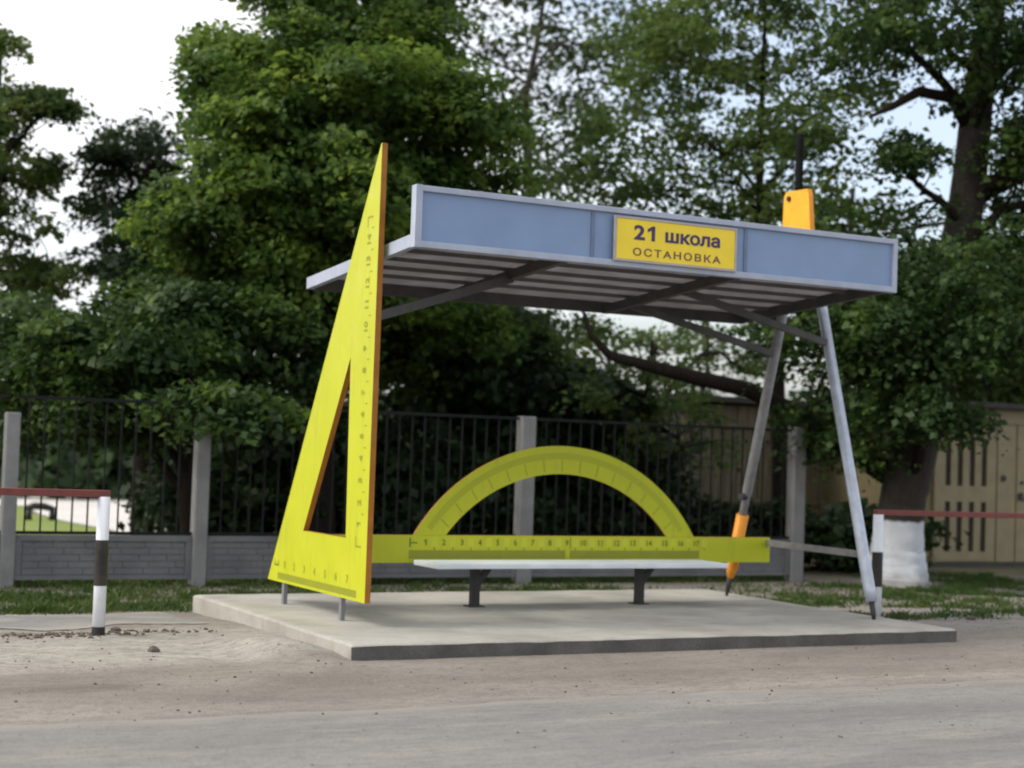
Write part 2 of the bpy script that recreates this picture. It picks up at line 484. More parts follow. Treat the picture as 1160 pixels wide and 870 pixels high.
litter = np.exp(-((GY - 1.52 - .12 * np.sin(GX * 2.3)) / .16) ** 2) * sstep(-2.1, -1.9, GX) * sstep(-.35, -.55, GX) * sstep(.42, .62, vnoise(GX, GY, .22, 12))
cov[..., 2] = np.clip(litter * .9 + .5 * np.exp(-((GX + 1.55) / .7) ** 2 - ((GY + .62) / .16) ** 2) * sstep(.4, .6, nn)
                      + .55 * sstep(5.9, 6.4, GX) * np.exp(-((GY - 1.15) / .14) ** 2) * sstep(.42, .6, nn), 0, 1)
ground = sheet('ground', GX, GY, ground_z(GX, GY), cov, M['ground'], 'brown dusty dirt ground around the bus stop')

# road with a ragged edge
rx_ = axis_pts(-4.2, 7.5, .04, -300, 300)
edge = -1.66 + .10 * (vnoise(rx_, rx_ * 0, .9, 21) - .5) + .07 * (vnoise(rx_, rx_ * 0, .22, 22) - .5) + .03 * (vnoise(rx_, rx_ * 0, .07, 23) - .5)
fr = np.array([0, .03, .08, .16, .3, .5, .8, 1.2, 1.7, 2.4, 3.4, 5, 7, 9, 12])
RXg = np.repeat(rx_[None], len(fr), 0)
RYg = edge[None] - fr[:, None]
RZg = ground_z(RXg * 0 + 2, np.full_like(RYg, -3)) + .006 + .012 * sstep(0, .25, fr)[:, None] - .006 * (fr[:, None] == 0)
rc = np.zeros(RXg.shape + (3,))
rc[..., 0] = np.clip((1 - sstep(0, .35, fr))[:, None] * (.4 + .9 * (vnoise(RXg, RYg, .3, 25) - .2)), 0, 1)
road = sheet('road', RXg[::-1], RYg[::-1], RZg[::-1], rc[::-1], M['asphalt'], 'dusty grey asphalt road in the foreground')

# footpaths left and right of the platform
def strip(name, x0, x1, y0, y1, lift, seed, label, mat_):
    xs = np.arange(x0, x1, .06); ts = np.linspace(0, 1, 26)
    lo = y0 + .22 * (vnoise(xs, xs * 0, .6, seed) - .5) + .10 * (vnoise(xs, xs * 0, .15, seed + 1) - .5)
    hi = y1 + .22 * (vnoise(xs, xs * 0, .6, seed + 2) - .5) + .10 * (vnoise(xs, xs * 0, .15, seed + 3) - .5)
    X = np.repeat(xs[None], len(ts), 0); Y = lo[None] + (hi - lo)[None] * ts[:, None]
    Z = ground_z(X, Y) + lift
    c = np.zeros(X.shape + (3,)); e = np.minimum(ts, 1 - ts)[:, None]
    c[..., 0] = np.clip((1 - sstep(0, .18, e)) * .9 + sstep(.55, .75, vnoise(X, Y, .35, seed + 5)) * .5, 0, 1)
    return sheet(name, X, Y, Z, c, mat_, label)
strip('footpath', -9, -.18, 2.02, 3.2, .005, 31, 'narrow grey asphalt footpath left of the platform', M['path'])
strip('footpath', 5.7, 15, 1.35, 2.1, .005, 41, 'pale worn footpath on the right beside the barrier', M['path'])

# lawn and pale path far behind the fence
def flat_poly(name, pts, z, material, label):
    bm = bmesh.new()
    bm.faces.new([bm.verts.new((x, y, z)) for x, y in pts])
    me = bpy.data.meshes.new(name); bm.to_mesh(me); bm.free(); me.materials.append(material)
    o = bpy.data.objects.new(name, me); COL.objects.link(o)
    return tag(o, label, kind='structure')
flat_poly('lawn', [(-8, 12.5), (1.9, 12.5), (2.25, 15.5), (2.1, 18), (2.2, 20.5), (2.6, 23), (-8, 24)], -.192, M['lawn'], 'bright green lawn seen through the fence')
flat_poly('pale_path', [(2.35, 12.5), (3.6, 12.5), (4.3, 18), (7.5, 30), (-6, 30), (-6, 24.6), (2.7, 23.5), (2.3, 20.5), (2.2, 18), (2.35, 15.5)], -.194, M['pale_path'], 'pale paved path behind the lawn')
flat_poly('lawn', [(4.0, 13.4), (7, 13), (14, 24), (8.2, 29.6), (4.7, 18)], -.192, M['lawn'], 'shaded grass strip beyond the pale path')

# ------------------------------------------------------------------ platform
PL, PW = 4.707, 3.238
plat = empty('concrete_platform', (0, 0, -.1), 'wide low pale concrete platform under the bus shelter', 'platform')
def slab():
    xs = np.concatenate([[0, .012, .03], np.arange(.08, PL - .05, .06), [PL - .03, PL - .012, PL]])
    ys = np.concatenate([[0, .012, .03], np.arange(.08, PW - .05, .06), [PW - .03, PW - .012, PW]])
    bm = bmesh.new()
    grid = {}
    for i, x in enumerate(xs):
        for j, y in enumerate(ys):
            e = min(x, PL - x, y, PW - y)
            z = .006 * (vnoise(x, y, .5, 51) - .5) + .003 * (vnoise(x, y, .13, 52) - .5)
            if e < .03: z -= .012 * (1 - e / .03) ** 2 + (.004 * float(vnoise(x, y, .12, 53)) if e < .005 else 0)
            grid[i, j] = bm.verts.new((x, y, float(z)))
    nx, ny = len(xs), len(ys)
    for i in range(nx - 1):
        for j in range(ny - 1):
            f = bm.faces.new((grid[i, j], grid[i + 1, j], grid[i + 1, j + 1], grid[i, j + 1])); f.smooth = True
    per = [(i, 0) for i in range(nx)] + [(nx - 1, j) for j in range(1, ny)] + [(i, ny - 1) for i in range(nx - 2, -1, -1)] + [(0, j) for j in range(ny - 2, 0, -1)]
    low = []
    for (i, j) in per:
        v = grid[i, j].co
        o = .008 * (float(vnoise(v.x, v.y, .2, 54)) - .5)
        low.append(bm.verts.new((v.x + o, v.y + o, -.26)))
    for k in range(len(per)):
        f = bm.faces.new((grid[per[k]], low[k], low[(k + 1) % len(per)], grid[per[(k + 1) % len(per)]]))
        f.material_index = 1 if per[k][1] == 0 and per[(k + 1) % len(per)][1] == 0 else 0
    bmesh.ops.recalc_face_normals(bm, faces=bm.faces[:])
    bmesh.ops.translate(bm, verts=bm.verts[:], vec=(0, 0, .1))
    me = bpy.data.meshes.new('slab'); bm.to_mesh(me); bm.free()
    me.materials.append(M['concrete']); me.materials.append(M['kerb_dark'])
    o = bpy.data.objects.new('slab', me); COL.objects.link(o); o.parent = plat
slab()

# ------------------------------------------------------------------ bus shelter
SH = empty('bus_shelter', (2.45, 1.3, 0), 'lime and grey school-themed bus shelter with roof, set square, ruler and compass', 'bus shelter')
TX, TT = .420, .040                       # outer face and thickness of the set square
TRI = [(.83, .157), (.83, 3.16), (.805, 3.165), (2.739, .157)]
tri_out = [(2.739, .157), (.835, .157), (.822, 3.17), (.838, 3.165)]
tri_in = [(1.205, .56), (1.235, 1.775), (2.02, .56)]
sq = plate('set_square', tri_out, tri_in, lambda y, z: (TX, y, z), (1, 0, 0), TT, M['lime'], M['orange_edge'], SH)
# scale printed along the upright and the foot of the set square
FX = TX - .0008
def quad_mesh(name, quads, material, parent):
    off = wloc(parent); V, F = [], []
    for q in quads:
        b = len(V); V += [Vector(p) - off for p in q]; F.append(list(range(b, b + len(q))))
    me = bpy.data.meshes.new(name); me.from_pydata(V, [], F); me.materials.append(material)
    o = bpy.data.objects.new(name, me); COL.objects.link(o); o.parent = parent
    if len(quads) > 1 and name != 'degree_band': o['kind'] = 'stuff'
    return o
def tri_rect(y0, y1, z0, z1, d=0): return [(FX - d, y0, z0), (FX - d, y1, z0), (FX - d, y1, z1), (FX - d, y0, z1)]
items = []
pitch = .1455
for k in range(14):
    items.append((str(k + 1), .66 + k * pitch - .0, 0, 0, .062))
lettering('scale_number', items, M['olive_print'], sq, (0, 0, 1), (0, 1, 0), (FX, .955, 0), bold=.03, depth=.0012)
ticks = [tri_rect(.905, .945, .66 + k * pitch - .004 + .07, .66 + k * pitch + .004 + .07, .0005) for k in range(14)]
ticks += [tri_rect(.93, 1.03, .51, .522, .0005), tri_rect(1.018, 1.03, .522, .58, .0005), tri_rect(.93, 1.02, 2.69, 2.702, .0005), tri_rect(1.008, 1.02, 2.63, 2.69, .0005)]
quad_mesh('scale_ticks', ticks, M['olive_print'], sq)
quad_mesh('scale_band', [tri_rect(.985, 2.52, .178, .226)], M['olive_print'], sq)
lettering('foot_number', [(str(k + 1), -2.38 + k * .205, 0, 0, .055) for k in range(7)], M['olive_print'], sq, (0, -1, 0), (0, 0, 1), (FX, 0, .262), bold=.02, depth=.0012)
quad_mesh('foot_mark', [tri_rect(2.50, 2.60, .272, .284), tri_rect(2.50, 2.512, .284, .315), tri_rect(2.545, 2.555, .284, .30), tri_rect(2.588, 2.60, .284, .315)], M['olive_dark'], sq)
for y in (1.272, 2.41):
    MB().box((TX + .004, y - .022, -.01), (TX + .036, y + .022, .175)).build('set_square_foot', M['pipe_grey'], SH, bevel=.004)

# ruler and protractor behind the bench
RY, RT = 2.25, .05
rul = plate('ruler', [(.462, .312), (4.692, .312), (4.692, .520), (.462, .520)], None, lambda x, z: (x, RY, z), (0, 1, 0), RT, M['lime'], M['orange_edge'], SH)
def rul_rect(x0, x1, z0, z1, d=.0008): return [(x0, RY - d, z0), (x1, RY - d, z0), (x1, RY - d, z1), (x0, RY - d, z1)]
quad_mesh('scale_band', [rul_rect(1.352, 2.705, .343, .408), rul_rect(2.745, 3.974, .343, .408)], M['olive_print'], rul)
rp = (3.947 - 1.488) / 16
items = [(str(k + 1), 1.488 + k * rp, .444, 0, .046) for k in range(17)]
lettering('scale_number', items, M['olive_dark'], rul, (1, 0, 0), (0, 0, 1), (0, RY, 0), bold=.025, depth=.0022)
quad_mesh('number_fields', [rul_rect(1.488 + (k + .5) * rp - .026, 1.488 + (k + .5) * rp + .026, .434, .506, .0010) for k in range(17)], surf('pale_lime_print', (.47, .50, .02), (.49, .52, .025), .5, 8, bmp=0, fine=.05), rul)
tk = [rul_rect(1.488 + (k + .5) * rp - .004, 1.488 + (k + .5) * rp + .004, .41, .43, .0014) for k in range(17)] + [rul_rect(1.355, 1.368, .43, .50, .0014), rul_rect(1.368, 1.42, .458, .468, .0014), rul_rect(2.745, 2.752, .42, .51, .0014)]
quad_mesh('scale_ticks', tk, M['olive_dark'], rul)
# the arc: a flat circular segment standing on the ruler
PCX, HW, SAG = 2.653, 1.265, .71
R_o = (HW * HW + SAG * SAG) / (2 * SAG); CZ = .521 + SAG - R_o; R_i = R_o - .222
a0 = math.asin((.521 - CZ) / R_o); a1 = math.asin((.521 - CZ) / R_i)
N_ARC = 72
outer = [(PCX - R_o * math.cos(a0 + (math.pi - 2 * a0) * k / N_ARC), CZ + R_o * math.sin(a0 + (math.pi - 2 * a0) * k / N_ARC)) for k in range(N_ARC + 1)]
inner = [(PCX + R_i * math.cos(a1 + (math.pi - 2 * a1) * k / N_ARC), CZ + R_i * math.sin(a1 + (math.pi - 2 * a1) * k / N_ARC)) for k in range(N_ARC + 1)]
def arc_board():
    bm = bmesh.new(); inn = inner[::-1]
    V = [[bm.verts.new((x, RY + d, z)) for x, z in lst] for lst in (outer, inn) for d in (0.002, .020)]
    for k in range(N_ARC):
        bm.faces.new((V[0][k], V[0][k + 1], V[2][k + 1], V[2][k]))
        bm.faces.new((V[1][k], V[3][k], V[3][k + 1], V[1][k + 1]))
        f = bm.faces.new((V[0][k], V[1][k], V[1][k + 1], V[0][k + 1])); f.material_index = 1; f.smooth = True
        f = bm.faces.new((V[2][k], V[2][k + 1], V[3][k + 1], V[3][k])); f.material_index = 1; f.smooth = True
    bmesh.ops.recalc_face_normals(bm, faces=bm.faces[:])
    bmesh.ops.translate(bm, verts=bm.verts[:], vec=-wloc(SH))
    me = bpy.data.meshes.new('protractor'); bm.to_mesh(me); bm.free()
    me.materials.append(M['lime']); me.materials.append(M['orange_edge'])
    o = bpy.data.objects.new('protractor', me); COL.objects.link(o); o.parent = SH
    return o
pro = arc_board()
def ring_quads(r0, r1, d, n=80, trim=.03):
    t0 = math.asin((.521 - CZ) / r0) + trim
    P = lambda r, t: (PCX - r * math.cos(t), RY + .002 - d, CZ + r * math.sin(t))
    ts = [t0 + (math.pi - 2 * t0) * k / n for k in range(n + 1)]
    return [[P(r0, ts[k]), P(r0, ts[k + 1]), P(r1, ts[k + 1]), P(r1, ts[k])] for k in range(n)]
quad_mesh('degree_band', ring_quads(R_o - .105, R_o - .055, .0008), surf('olive_soft_print', (.35, .38, .011), (.365, .395, .012), .5, 8, bmp=0, fine=.05), pro)
dt = []
t0 = a1 + .05
for k in range(15):
    t = t0 + (math.pi - 2 * t0) * k / 14; w = .0035
    P = lambda r, s: (PCX - r * math.cos(t) + s * math.sin(t), RY + .002 - .0012, CZ + r * math.sin(t) + s * math.cos(t))
    dt.append([P(R_i + .02, -w), P(R_i + .02, w), P(R_o - .11, w), P(R_o - .11, -w)])
quad_mesh('degree_ticks', dt, M['olive_print'], pro)
MB().box((.458, RY + RT, .36), (.50, RY + RT + .05, .48)).build('ruler_bracket', M['pipe_grey'], SH)

# compass: two legs, head, pencil, knob
KX = 4.489
def leg_line(y0, z0, y1, z1, z): return y0 + (y1 - y0) * (z - z0) / (z1 - z0)
fy = lambda z: leg_line(.689, .143, 1.362, 2.38, z)
by = lambda z: leg_line(2.528, .155, 1.903, 2.317, z)
fl = MB().tube([(KX, fy(.13), .13), (KX, fy(.22), .22), (KX, fy(2.84), 2.84)], [.040, .046, .040], 20).build('compass_leg', M['pipe'], SH)
MB().tube([(KX, fy(.02) - .0, -.008), (KX, fy(.05), .05), (KX, fy(.19), .19)], [.012, .02, .026], 12).build('needle_point', M['dark_metal'], fl)
bl = MB().tube([(KX, by(.60), .60), (KX, by(.86), .86), (KX, by(.9), .9), (KX, by(2.84), 2.84)], [.034, .034, .043, .040], 20).build('compass_leg', M['pipe_grey'], SH)
MB().tube([(KX - .075, by(.86) - .02, .86), (KX + .055, by(.86) + .01, .86)], [.030, .030], 14).build('clamp_screw', M['dark_metal'], bl)
MB().tube([(KX, by(.16), .16), (KX, by(.24), .24), (KX, by(.705), .705)], [.030, .052, .056], 6).build('pencil', M['orange'], SH)
MB().tube([(KX, by(-.005), -.008), (KX, by(.07), .07), (KX, by(.162), .162)], [.010, .022, .028], 10).build('pencil_lead', M['dark_metal'], SH)
MB().bar((4.675, RY + RT + .022, .475), (KX + .02, fy(.478), .478), .035, .05).build('spreader_bar', M['pipe_grey'], SH)
MB().box((KX - .05, RY + RT, .44), (KX + .05, by(.47) - .02, .50)).build('ruler_bracket', M['pipe_grey'], SH)
head = [(1.905, 2.80), (1.50, 2.80), (1.555, 3.33), (1.575, 3.385), (1.86, 3.39), (1.885, 3.35)]
hd = plate('compass_head', head, None, lambda y, z: (KX - .02, y, z), (1, 0, 0), .045, M['amber'], M['orange'], SH)
MB().tube([(KX - .035, 1.81, 3.33), (KX - .018, 1.81, 3.33)], [.022, .022], 12).build('pivot_bolt', M['dark_metal'], hd)
kn = MB()
zz = 3.395; pts = []; rad = []
for k in range(34):
    pts.append((KX, 1.715, zz + .014 * k)); rad.append(.036 if k % 2 else .028)
rad[-1] = .03
kn.tube(pts, rad, 14).build('compass_handle', M['handle_black'], SH)

# roof: frame, purlins, rafters, sheet, fascia, sign
X0, X1, YF, YB = .495, 4.424, .423, 2.352
def roof_z(y): return 2.455 - (y - YF) * (2.455 - 2.318) / (YB - YF)
nrm = Vector((0, (2.455 - 2.318), (YB - YF))).normalized()
def corr_sheet():
    bm = bmesh.new(); rows = []
    n = 180
    for k in range(n + 1):
        x = X0 + .01 + (X1 - X0 - .02) * k / n
        w = 0
        rows.append([bm.verts.new((x, y, roof_z(y) + .090 + w)) for y in (YF + .03, YB + .03)])
    for a, b in zip(rows, rows[1:]): bm.faces.new((a[0], b[0], b[1], a[1]))
    r = bmesh.ops.solidify(bm, geom=bm.faces[:], thickness=.002)
    bmesh.ops.translate(bm, verts=bm.verts[:], vec=-wloc(SH))
    me = bpy.data.meshes.new('roof_sheet'); bm.to_mesh(me); bm.free(); me.materials.append(M['sheet'])
    o = bpy.data.objects.new('roof_sheet', me); COL.objects.link(o); o.parent = SH
    return o
corr_sheet()
for xa, mt in ((X0 + .025, 'frame'), (X1 - .025, 'rafter')):
    MB().bar((xa, YF + .06, roof_z(YF + .06) + .046), (xa, YB, roof_z(YB) + .046), .05, .084).build('edge_beam', M[mt], SH, bevel=.004)
MB().bar((X0 + .052, YB - .02, roof_z(YB) + .045), (X1 - .052, YB - .02, roof_z(YB) + .045), .05, .088).build('rear_beam', M['rafter'], SH)
for xr in (1.62, 3.03):
    MB().bar((xr, YF + .06, roof_z(YF) + .026), (xr, YB - .05, roof_z(YB) + .026), .055, .068).build('rafter', M['rafter'], SH)
for y in (.62, .95, 1.28, 1.61, 1.94):
    MB().bar((X0 + .05, y, roof_z(y) + .075), (X1 - .05, y, roof_z(y) + .075), .032, .026).build('purlin', M['purlin'], SH)
MB().bar((KX, fy(2.11), 2.11), (3.06, 1.18, roof_z(1.18) + .01), .05, .05).build('brace', M['rafter'], SH)
MB().bar((KX, by(2.05), 2.05), (3.06, 1.95, roof_z(1.95) + .01), .05, .05).build('brace', M['rafter'], SH)
MB().bar((.455, .97, 2.03), (1.62, 1.24, roof_z(1.24) + .005), .05, .06).build('brace', M['rafter'], SH)
# fascia
fz0, fz1 = 2.452, 2.850
fas = MB().box((X0 + .02, YF + .012, fz0 + .02), (X1 - .02, YF + .04, fz1 - .02)).build('fascia_panel', M['blue_panel'], SH)
MB().box((X0, YF - .012, fz1 - .038), (X1, YF + .055, fz1)).build('fascia_rail', M['frame'], SH, bevel=.004)
MB().box((X0, YF - .012, fz0), (X1, YF + .055, fz0 + .042)).build('fascia_rail', M['frame'], SH, bevel=.004)
MB().box((X0 - .002, YF - .0145, fz0 - .002), (X0 + .046, YF + .058, fz1 + .002)).build('fascia_post', M['frame'], SH, bevel=.004)
MB().box((X1 - .034, YF - .0145, fz0 - .002), (X1 + .002, YF + .058, fz1 + .002)).build('fascia_post', M['frame'], SH, bevel=.004)
for xj in (1.808, 3.06):
    MB().box((xj - .014, YF + .004, fz0 + .052), (xj + .014, YF + .014, fz1 - .047)).build('fascia_joint', M['joint'], SH)
sg = MB().box((1.973, YF - .030, 2.503), (2.943, YF - .013, 2.778)).build('sign', M['sign'], SH, bevel=.003)
for lo, hi in (((1.958, 2.488), (2.958, 2.5025)), ((1.958, 2.7785), (2.958, 2.793)), ((1.958, 2.5025), (1.9725, 2.7785)), ((2.9435, 2.5025), (2.958, 2.7785))):
    MB().box((lo[0], YF - .034, lo[1]), (hi[0], YF - .0125, hi[1])).build('sign_frame', M['sign_frame'], sg)
SW, SHH = .97, .275
lettering('sign_name', [('2', .140 * SW, .50 * SHH, .092 * SW, .37 * SHH), ('1', .252 * SW, .50 * SHH, .062 * SW, .37 * SHH), ('школа', .400 * SW, .50 * SHH, .468 * SW, .272 * SHH)], M['navy'], sg,
          (1, 0, 0), (0, 0, 1), (1.973, YF - .030, 2.503), bold=.034, depth=.002)
lettering('sign_word', [('ОСТAНОВКA', .136 * SW, .105 * SHH, .742 * SW, .20 * SHH)], M['brown_print'], sg, (1, 0, 0), (0, 0, 1), (1.973, YF - .030, 2.503), bold=.017, depth=.002)

# ------------------------------------------------------------------ bench
BE = empty('bench', (2.64, 1.98, 0), 'pale flat backless bench on dark steel posts in front of the ruler', 'bench')
MB().box((1.365, 1.76, .302), (3.93, 2.185, .340)).build('seat', M['seat'], BE, bevel=.008)
for x in (1.80, 3.255):
    MB().box((x - .032, 1.985, -.012), (x + .032, 2.045, .302)).build('leg', M['dark_metal'], BE, bevel=.004)
    MB().bar((x + .02, 2.02, .17), (x + .12, 2.02, .298), .045, .035, (0, 1, 0)).build('brace', M['dark_metal'], BE)
    MB().box((x - .06, 1.95, -.004), (x + .06, 2.08, .010)).build('foot_plate', M['dark_metal'], BE)

# ------------------------------------------------------------------ striped barriers
def barrier(px, py, ztop, r, bands, xa, xb, zend, label, zb):
    t = empty('road_barrier', (px, py, zb), label, 'barrier', 'red-railed barriers beside the road')
    po = MB().tube([(px, py, zb - .1), (px, py, ztop)], [r, r], 18).build('post', M['white_paint'], t)
    for a, b in bands:
        MB().tube([(px, py, a), (px, py, b)], [r + .002, r + .002], 18, cap=False).build('black_band', M['black_paint'], po)
    MB().bar((px - (.035 if xb > px else -.035), py, ztop + .018), (xb, py, zend), .05, .045).build('rail', M['red_rail'], t, bevel=.004)
    MB().tube([(xb + (.3 if xb < px else -.3), py, zb - .1), (xb + (.3 if xb < px else -.3), py, min(zend, ztop) - .005)], [r, r], 18).build('post', M['white_paint'], t)
barrier(-1.155, 1.42, .80, .040, ((-.12, -.025), (.235, .525)), -1.155, -4.6, .838, 'red-railed barrier with black and white post left of the shelter', -.095)
barrier(5.25, 1.53, .758, .042, ((.165, .45),), 5.25, 10.2, .74, 'red-railed barrier with striped post in front of whitewashed trunk', -.12)

# ------------------------------------------------------------------ fence
FE = empty('fence', (3.4, 5.79, -.17), 'grey concrete panel fence topped with thin dark iron pickets', 'fence')
posts = [(-2.68, 1.40, .12), (-.935, 1.372, .12), (.79, 1.43, .13), (4.195, 1.538, .16), (7.645, 1.556, .16)]
for x, zt, w in posts:
    MB().box((x - w / 2, 5.70, -.35), (x + w / 2, 5.84, zt)).build('post', M['fence_post'], FE, bevel=.012)
for (xa, _, wa), (xb, _, wb) in zip(posts, posts[1:]):
    xa += wa / 2; xb -= wb / 2
    pn = MB()
    pn.box((xa, 5.755, -.098), (xb, 5.80, .295))
    p_ = pn.build('panel', M['fence_conc'], FE)
    fr_ = MB()
    fr_.box((xa + .002, 5.735, .245), (xb - .002, 5.754, .297)); fr_.box((xa + .002, 5.735, -.1), (xb - .002, 5.754, -.062))
    fr_.box((xa + .002, 5.735, -.061), (xa + .06, 5.754, .244)); fr_.box((xb - .06, 5.735, -.061), (xb - .002, 5.754, .244))
    fr_.build('panel_frame', M['fence_conc'], p_)
    br = MB()
    for r_ in range(5):
        z0 = -.056 + r_ * .060; x = xa + .065 - (.13 if r_ % 2 else 0)
        while x < xb - .07:
            w = .24 + .05 * random.random()
            lo, hi = max(x, xa + .065), min(x + w - .008, xb - .065)
            if hi - lo > .03: br.box((lo, 5.754 - .004 - .004 * random.random(), z0 + .003), (hi, 5.7545, z0 + .056))
            x += w
    tag(br.build('brick_relief', M['fence_conc'], p_, bevel=.0), kind='stuff')
    for z, h in ((.315, .028), (1.515, .028)):
        MB().box((xa - .02, 5.765, z - h / 2), (xb + .02, 5.79, z + h / 2)).build('rail', M['iron'], FE)
pick = None
x = -2.58
pm = None
while x < 7.55:
    if all(abs(x - p[0]) > p[2] / 2 + .03 for p in posts):
        if pm is None:
            o = MB().box((-.007, -.007, .30), (.007, .007, 1.53)).build('picket', M['iron'])
            pm = o.data; o.parent = FE
        else:
            o = bpy.data.objects.new('picket', pm); COL.objects.link(o); o.parent = FE
        o.location = Vector((x, 5.778, 0)) - wloc(FE)
    x += .1375

# ------------------------------------------------------------------ beige kiosk with vented door (right) and plank shed behind the fence
KI = empty('garage', (13.4, 8.6, -.17), 'beige painted metal garage with slotted double door on the right', 'garage')
kx0, kx1, ky = 11.40, 16.0, 7.75
MB().box((kx0 - .03, ky - .05, -.45), (kx1 + .03, ky + 3.0, -.118)).build('foundation', M['dark_base'], KI)
MB().box((kx0, ky + .06, -.117), (kx1, ky + 2.9, 1.95)).build('wall', M['beige'], KI)
MB().box((kx0 - .05, ky - .02, 1.772), (kx1 + .05, ky + .3, 1.975)).build('lintel', M['beige'], KI, bevel=.01)
MB().box((kx0 - .15, ky - .22, 1.977), (kx1 + .1, ky + 3.1, 2.05)).build('roof', M['roof_dark'], KI, bevel=.01)
def vent_door(x0, x1, slots):
    d = MB(); zb, zt = -.11, 1.765
    y0, y1 = ky, ky + .045
    if slots:
        rows = [(.03, .70), (.915, 1.565)]; w = .048
        xs = [x0]
        for s in slots: xs += [s - w, s + w]
        xs.append(x1)
        for k in range(0, len(xs), 2): d.box((xs[k], y0, zb), (xs[k + 1], y1, zt))
        for s in slots:
            zs = [zb, rows[0][0], rows[0][1], rows[1][0], rows[1][1], zt]
            for k in range(0, 6, 2): d.box((s - w - .0005, y0 + .001, zs[k]), (s + w + .0005, y1, zs[k + 1]))
    else:
        d.box((x0, y0, zb), (x1, y1, zt))
    o = d.build('door', M['beige'], KI)
    for s in slots or []:
        for a, b in ((.03, .70), (.915, 1.565)):
            MB().box((s - .05, y1 - .012, a - .003), (s + .05, y1 + .004, b + .003)).build('vent', M['vent_dark'], o)
    return o
d1 = vent_door(11.462, 12.548, [11.69, 11.90, 12.115, 12.33])
for lo, hi in (((11.50, -.09), (12.51, -.055)), ((11.50, 1.66), (12.51, 1.70))):
    MB().box((lo[0], ky - .012, lo[1]), (hi[0], ky - .001, hi[1])).build('door_rib', M['beige'], d1)
d2 = vent_door(12.572, 12.905, None)
MB().tube([(12.68, ky - .012, 1.03), (12.68, ky - .001, 1.03)], [.048, .048], 14).build('lock_plate', M['dark_metal'], d2)
d3 = vent_door(12.929, 13.95, [13.16, 13.37, 13.585, 13.80])
MB().tube([(13.0, ky - .02, .80), (13.0, ky - .001, .80)], [.045, .045], 14).build('lock_plate', M['dark_metal'], d3)
MB().tube([(13.02, ky - .02, .98), (13.02, ky - .001, .98)], [.025, .025], 12).build('keyhole_cover', M['dark_metal'], d3)
MB().bar((12.96, ky - .02, .76), (13.06, ky - .02, .74), .02, .03).build('handle', M['dark_metal'], d3)

PS = empty('plank_shed', (11.2, 10.5, -.2), 'beige shed of upright planks standing in shade behind the fence', 'shed')
sx = 8.9
while sx < 13.9:
    w = .17 + .03 * random.random(); j = .012 * random.random()
    MB().box((sx, 10 - j, -.22), (sx + w - .012, 10.03 - j, 1.93)).build('plank', M['beige_plank'], PS)
    sx += w
MB().box((8.9, 10.035, -.3), (13.9, 12.6, 1.92)).build('wall', M['dark_base'], PS)
MB().box((8.7, 9.75, 1.96), (14.0, 12.8, 2.04)).build('roof', M['roof_dark'], PS)
MB().box((8.88, 9.955, 1.60), (13.9, 9.985, 1.68)).build('batten', M['beige_plank'], PS)
MB().box((8.88, 9.955, .55), (13.9, 9.985, .62)).build('batten', M['beige_plank'], PS)

# small dark seat-like shape on the lawn
LB = empty('low_seat', (1.85, 18, -.19), 'small dark low seat on the bright lawn seen through the fence', 'seat')
MB().tube([(1.60, 18, .0), (1.74, 18, .035), (1.90, 18, .03), (2.08, 18, -.02)], [.04, .06, .06, .04], 10).build('top', M['dark_metal'], LB)
for x in (1.66, 2.04):
    MB().tube([(x, 18, -.2), (x, 18, .0)], [.06, .045], 10).build('foot', M['dark_metal'], LB)

# ------------------------------------------------------------------ trees
LOBES = {}
LOBES['maple'] = [
    (2.53,8.38,5.60,0.88,1.10,0.70), (2.95,7.63,4.82,1.17,1.20,0.87), (2.11,8.09,4.40,0.78,1.10,0.62), (3.91,7.71,4.50,0.85,1.10,0.65),
    (1.91,8.72,5.22,0.38,0.70,0.34), (3.60,8.38,5.90,0.56,0.90,0.51), (2.87,7.72,3.80,1.46,1.30,0.68), (1.92,8.01,3.44,0.96,1.10,0.62),
    (4.20,7.59,4.01,0.55,0.80,0.35), (2.82,8.73,6.95,1.33,1.40,0.82), (4.20,8.75,3.36,1.16,1.30,0.63), (2.66,8.44,2.90,1.20,1.20,0.60),
    (4.06,9.42,2.54,1.19,1.30,0.65), (2.49,8.85,8.07,0.92,1.20,0.62),
]
LOBES['left_round'] = [
    (1.80,11.61,4.94,0.50,0.80,0.39,0.8), (1.51,11.80,4.14,0.50,0.90,0.50,0.8), (2.10,11.48,4.39,0.57,0.90,0.48,0.8), (1.99,11.01,3.65,0.73,1.00,0.49),
    (1.47,11.30,3.35,0.58,0.90,0.40), (1.26,11.90,4.78,0.14,0.30,0.11,0.6),
]
LOBES['low_maple'] = [
    (0.53,7.44,2.04,0.76,0.90,0.49), (1.20,7.09,2.11,0.72,0.90,0.49), (0.97,7.64,2.54,0.78,0.90,0.32), (0.95,5.90,1.47,0.52,0.60,0.30),
    (0.06,8.49,1.77,0.65,0.90,0.51), (-0.32,9.01,2.20,0.43,0.90,0.57), (0.79,7.67,1.56,0.64,0.80,0.36), (0.34,8.02,1.41,0.55,0.80,0.32),
    (2.22,7.70,1.96,0.57,0.90,0.57), (-0.28,9.02,1.39,0.43,0.80,0.38),
]
